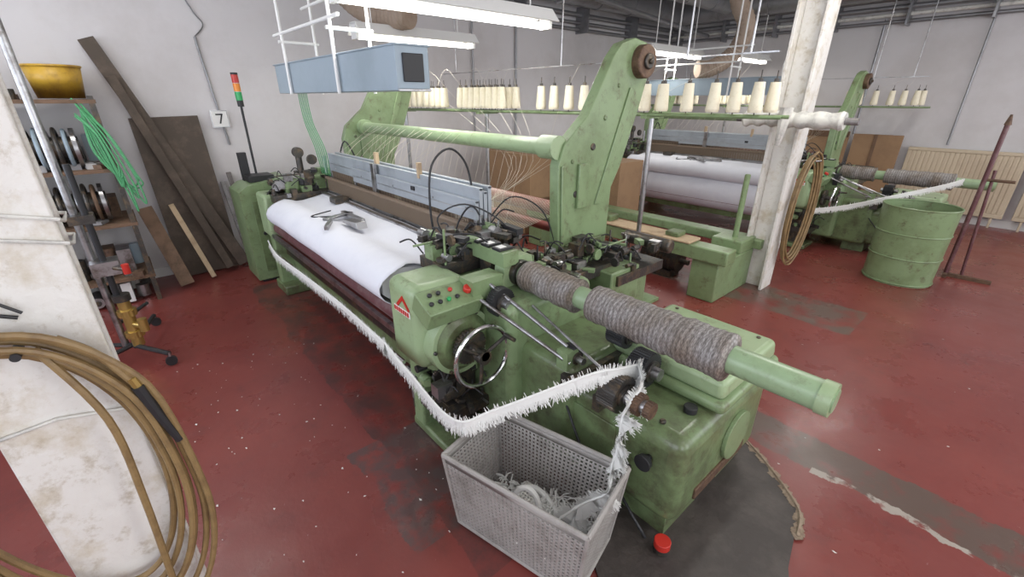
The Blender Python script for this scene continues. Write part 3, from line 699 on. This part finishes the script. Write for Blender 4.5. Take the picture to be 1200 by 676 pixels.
rc=Grp('steel_column',(-1.64,4.98,0))
b=MB('column');b.box((-1.77,4.86,0),(-1.74,5.12,ZC));b.box((-1.54,4.86,0),(-1.51,5.12,ZC));b.box((-1.74,4.97,0),(-1.54,5.01,ZC));b.build('h_beam',rc,.006)
hs=Grp('hanging_hose',(-1.45,5.2,0))
b=MB('hose','metal')
for k in range(6):
    pts=[]
    for i in range(17):
        a=math.pi/2+2*math.pi*i/16;pts.append((-1.44+.02*(k%3)+.04*math.cos(a),5.20+(.13+.018*k)*math.cos(a)+R(-.012,.012)-.08*(1-math.sin(a))*.3,.84+(.48+.02*k)*math.sin(a)))
    b.path(pts,.010,8,res=4)
b.cyl((-1.505,5.1,1.33),(-1.38,5.26,1.33),.012,m=1)
b.build('hose_loops',hs)
wr=Grp('wrapped_roll',(-1.6,4.75,0))
b=MB('cable','scrap');b.path([(-1.98,4.76,1.72),(-1.8,4.76,1.73),(-1.6,4.77,1.72),(-1.4,4.76,1.72),(-1.15,4.76,1.72)],.085,16,res=6,rf=lambda i,n:.07+.010*math.sin(i*1.7),m=0);b.cyl((-2.05,4.76,1.72),(-1.05,4.76,1.72),.03,m=1)
b.path([(-1.6,4.68,1.82),(-1.6,4.67,1.66),(-1.62,4.70,1.5)],.04,8,rf=lambda i,n:.06-.003*i)
b.build('roll',wr)

b=MB('green','dgreen','dmetal');b.cyl((-.64,6.42,.01),(-.64,6.42,.84),.31,.33,seg=48,cap=False);b.cyl((-.64,6.42,0),(-.64,6.42,.03),.31,seg=48);b.cyl((-.64,6.42,.70),(-.64,6.42,.72),.315,seg=48,m=2)
for z in(.02,.3,.56,.84): b.torus((-.64,6.42,z),(0,0,1),.313+.02*z,.008,48,8,m=0)
b.build('green_drum')
b=MB('rust','maroon','dmetal');b.cyl((-.28,6.95,.03),(-.28,6.95,1.65),.022,m=1);b.box((-.30,6.93,0),(.1,6.97,.04));b.box((-.30,6.85,0),(-.26,7.25,.04));b.cyl((-.15,7.0,.03),(-.23,6.97,1.2),.015,m=1);b.cyl((-.28,6.95,1.1),(-.05,6.95,1.1),.015);b.cyl((-.28,6.95,1.65),(-.28,6.95,1.75),.03,.01)
b.build('pole_trestle')
for (a,c) in((-1.45,-.05),(.05,1.45)):
    b=MB('rad')
    b.box((a,10.19,.2),(c,10.24,1.12))
    n=int((c-a)/.06)
    for k in range(n): b.box((a+k*.06,10.183,.22),(a+k*.06+.050,10.20,1.10))
    b.box((a,10.18,.16),(c,10.25,.22));b.box((a,10.17,1.10),(c,10.25,1.15));b.box((a+.1,10.19,0),(a+.13,10.23,.2));b.box((c-.13,10.19,0),(c-.1,10.23,.2));b.box((a+.1,10.24,.6),(a+.2,10.345,.65));b.build('radiator',None,.006)
b=MB('card','wood');b.box((-2.25,10.1,0),(-1.55,10.14,1.32),0);b.box((-3.1,10.1,0),(-2.32,10.14,1.35),0);b.box((-3.1,10.09,1.25),(-2.32,10.1,1.35),1);b.box((-1.95,10.09,0),(-1.90,10.1,1.32),1);b.build('leaning_panels',None,.004)
b=MB('white');b.box((X0,Y1-.02,0),(X1,Y1,.12));b.build('baseboard_back')
b=MB('white');b.box((X0,Y0,0),(X0+.015,Y1-.02,.1));b.build('baseboard_left')
pp=Grp('ceiling_pipes',(-2,10,3.2))
b=MB('duct','cable')
for k,(z,r) in enumerate(((3.05,.03),(3.15,.03),(3.25,.04),(3.38,.04),(3.5,.03))): b.cyl((X0+.05,10.25-.02*k,z),(X1,10.25-.02*k,z),r,seg=12,m=(0,1,0,0,1)[k])
for k,(z,r) in enumerate(((3.05,.03),(3.15,.03),(3.27,.04))): b.cyl((X0+.08+.02*k,1.5,z),(X0+.08+.02*k,10.1,z),r,seg=12,m=0)
b.cyl((-2.3,10.26,1.3),(-2.3,10.26,3.1),.02,m=0);b.cyl((-1.0,10.3,1.2),(-1.0,10.3,3.1),.015,m=0);b.cyl((-3.6,10.3,1.2),(-3.6,10.3,3.1),.02,m=0)
for x in range(-6,4): b.box((x-.015,10.1,2.98),(x+.015,10.34,3.56),0)
for y in(2.5,4,5.5,7,8.5): b.box((-6.24,y-.015,2.98),(-5.95,y+.015,3.4),0)
b.cyl((-5.3,5.5,3.2),(1.0,5.5,3.2),.025,m=0);b.cyl((-5.3,6.4,3.35),(-5.3,10.1,3.1),.04,m=0)
b.build('pipe_runs',pp)
b=MB('duct')
def ductrun(p0,p1,r):
    b.cyl(p0,p1,r,seg=28);p0=Vector(p0);p1=Vector(p1);L=(p1-p0).length;d=(p1-p0)/L;n=int(L/.9)
    for k in range(1,n+1):
        if k*.9<L-.02:b.cyl(p0+d*(k*.9-.02),p0+d*(k*.9+.02),r+.012,seg=28)
ductrun((-5.7,2.4,3.50),(-5.7,9.8,3.50),.2);ductrun((-5.7,9.5,3.45),(1.0,9.5,3.45),.17);ductrun((-4.6,6,3.5),(-4.6,10.1,3.5),.15)
b.build('duct_runs',pp)
fx=Grp('flexible_duct',(-4.5,4,3))
b=MB('flex')
cor=lambda R0:(lambda i,n:R0*(1+.08*(i%2)))
b.path([(-4.55,2.6,2.66),(-4.9,2.5,2.68),(-5.3,2.35,2.85),(-5.5,2.2,3.2),(-5.6,2.3,3.9)],.11,18,res=16,rf=cor(.11))
b.path([(-3.95,7.35,2.32),(-3.8,7.55,2.35),(-3.6,7.75,2.55),(-3.45,7.7,2.9),(-3.6,7.6,3.3),(-3.6,7.6,3.95)],.11,18,res=14,rf=cor(.12))
b.build('hose_duct',fx)

def lamp(x,y0,y1,z,watt=60):
    g=Grp('fluorescent_lamp',(x,(y0+y1)/2,z))
    b=MB('white','tube');b.prism([(x-.15,z+.04),(x-.06,z+.14),(x+.06,z+.14),(x+.15,z+.04),(x+.14,z+.035),(x+.055,z+.125),(x-.055,z+.125),(x-.14,z+.035)],'y',y0,y1,0)
    b.box((x-.06,y0,z-.01),(x+.06,y0+.03,z+.13));b.box((x-.06,y1-.03,z-.01),(x+.06,y1,z+.13))
    for s in(-.045,.045): b.cyl((x+s,y0+.03,z+.015),(x+s,y1-.03,z+.015),.018,seg=12,m=1)
    for y in(y0+.2,y1-.2): b.cyl((x,y,z+.13),(x,y,3.99),.006,seg=6)
    b.build('fixture',g)
    area('lamp_light',(x,(y0+y1)/2,z-.02),.12,y1-y0-.1,watt,(1,.98,.93),(0,0,0))
lamp(-3.1,1.25,3.1,2.45,45);lamp(-4.8,2.1,3.55,2.45,30);lamp(-4.2,6.3,7.8,2.5,35);lamp(-3.9,8.2,9.7,2.5,35)
lamp(-1.0,3.2,4.7,3.1,45);lamp(-1.0,6.6,8.1,3.3,45);lamp(1.2,1.0,2.5,3.2,45);lamp(-4.6,-1.2,.3,3.3,30)

# ------------------------------------------------------------ basket
bk=Grp('perforated_crate',(-1.04,1.04,0))
th=math.radians(14);rz=Matrix.Rotation(th,3,'Z');C=Vector((-1.04,1.035,0))
def W(x,y,z): return C+rz@Vector((x,y,z))
hx,hy,bx_,by_,H=.355,.20,.315,.165,.44
b=MB('plastic')
cor_b=[W(-bx_,-by_,.02),W(bx_,-by_,.02),W(bx_,by_,.02),W(-bx_,by_,.02)];cor_t=[W(-hx,-hy,H),W(hx,-hy,H),W(hx,hy,H),W(-hx,hy,H)]
def quadperf(a,b2,c,d,nu,nv,h=.3):
    for i in range(nu):
        for j in range(nv):
            def P(u,v): return (a.lerp(b2,u)).lerp(d.lerp(c,u),v)
            u0,u1,v0,v1=i/nu,(i+1)/nu,j/nv,(j+1)/nv;um,vm=(u0+u1)/2,(v0+v1)/2;du,dv=(u1-u0)*h,(v1-v0)*h
            n=len(b.v);b.v+=[P(u0,v0),P(u1,v0),P(u1,v1),P(u0,v1),P(um-du,vm-dv),P(um+du,vm-dv),P(um+du,vm+dv),P(um-du,vm+dv)]
            for k in range(4):
                l=(k+1)%4;b.face([n+k,n+l,n+4+l,n+4+k])
for k in range(4):
    l=(k+1)%4;nu=32 if k%2==0 else 17
    A,B,Cc,D=cor_b[k],cor_b[l],cor_t[l],cor_t[k]
    quadperf(A,B,B.lerp(Cc,.9),A.lerp(D,.9),nu,18,.27)
    n=len(b.v);b.v+=[A.lerp(D,.9),B.lerp(Cc,.9),Cc,D];b.face([n,n+1,n+2,n+3])
quadperf(*cor_b,24,12,.28)
b.build('crate_walls',bk,solid=.006)
b=MB('plastic')
for k in range(4):
    l=(k+1)%4;b.path([cor_t[k],cor_t[l]],.011,8,smooth=False);b.path([cor_b[k],cor_t[k]],.009,8,smooth=False);b.path([cor_b[k],cor_b[l]],.009,8,smooth=False)
b.build('crate_rim',bk)
b=MB('fringe','plastic')
b.path([W(-.05,-.06,.14),W(-.06,-.05,.26),W(-.02,-.03,.30),W(.03,-.02,.26),W(.06,-.02,.12)],.013,8)
b.path([W(-.12,.05,.16),W(-.03,.08,.19),W(.08,.05,.17),W(.16,-.02,.18)],.013,8)
for i in range(700):
    px,py=R(-.26,.27),R(-.13,.13);p=W(px,py,.05+.10*math.exp(-((px-.08)**2+py**2)*18)+R(0,.02));e=Vector((R(-.06,.06),R(-.06,.06),R(-.0,.03)));b.path([p,p+e*.5+Vector((0,0,.015)),p+e],.0035,4,res=2)
b.build('selvage_waste',bk)
b=MB('cable')
o=[W(-.10,-.12,.16),W(.20,-.13,.13),W(.22,.10,.14),W(-.10,.10,.18)];quadperf(*o,20,14,.25);b.build('waste_lace_sheet',bk,solid=.004)

b=MB('mat','frayed')
poly=[(-.66,.85),(-.55,1.0),(-1.3,1.5),(-1.35,2.3),(-.95,2.5),(-.68,2.44),(-.5,2.33),(-.36,2.22),(-.24,2.10),(-.17,1.75),(-.02,1.4),(0,.9)]
b.prism(poly,'z',.002,.014)
edge=[(-1.0,2.50),(-.82,2.47),(-.68,2.44),(-.5,2.33),(-.36,2.22),(-.24,2.10),(-.2,1.95)]
b.path([(x,y,.015) for x,y in edge],.010,5,m=1,res=8,rf=lambda i,n:R(.006,.014))
for i in range(70):
    k=random.randrange(len(edge)-1);t=R(0,1);x=edge[k][0]*(1-t)+edge[k+1][0]*t;y=edge[k][1]*(1-t)+edge[k+1][1]*t
    d=Vector((R(.01,.03),R(.008,.02),R(.002,.006)));c=Vector((x,y,.012));b.box(c-d,c+d,1,Matrix.Rotation(R(0,3),3,'Z'))
b.build('floor_mat')
b=MB('fringe')
for i in range(260):
    x,y=R(-5,2.2),R(-.6,5.5)
    if i>180: x,y=R(-3.8,-1.2),R(-.1,1.0)
    if -5.1<x<-.5 and .95<y<2.9: continue
    s=R(.003,.010);a=R(0,6.28);n=len(b.v)
    for k in range(4):
        q=a+k*1.57+R(-.4,.4);b.v.append(Vector((x+s*math.cos(q)*R(.3,1.6),y+s*math.sin(q)*R(.3,1),.003)))
    b.face([n,n+1,n+2,n+3])
b.build('floor_lint')

w=bpy.data.worlds.new('world');bpy.context.scene.world=w;w.use_nodes=True
w.node_tree.nodes['Background'].inputs[0].default_value=(.8,.88,1,1);w.node_tree.nodes['Background'].inputs[1].default_value=1.0
cd=bpy.data.cameras.new('camera');cd.sensor_width=36;cd.lens=36*515/1200;cd.clip_start=.05
co=bpy.data.objects.new('camera',cd);co.location=(0,0,1.9);co.rotation_euler=(math.radians(66.6),0,math.radians(48.93));COL.objects.link(co)
bpy.context.scene.camera=co
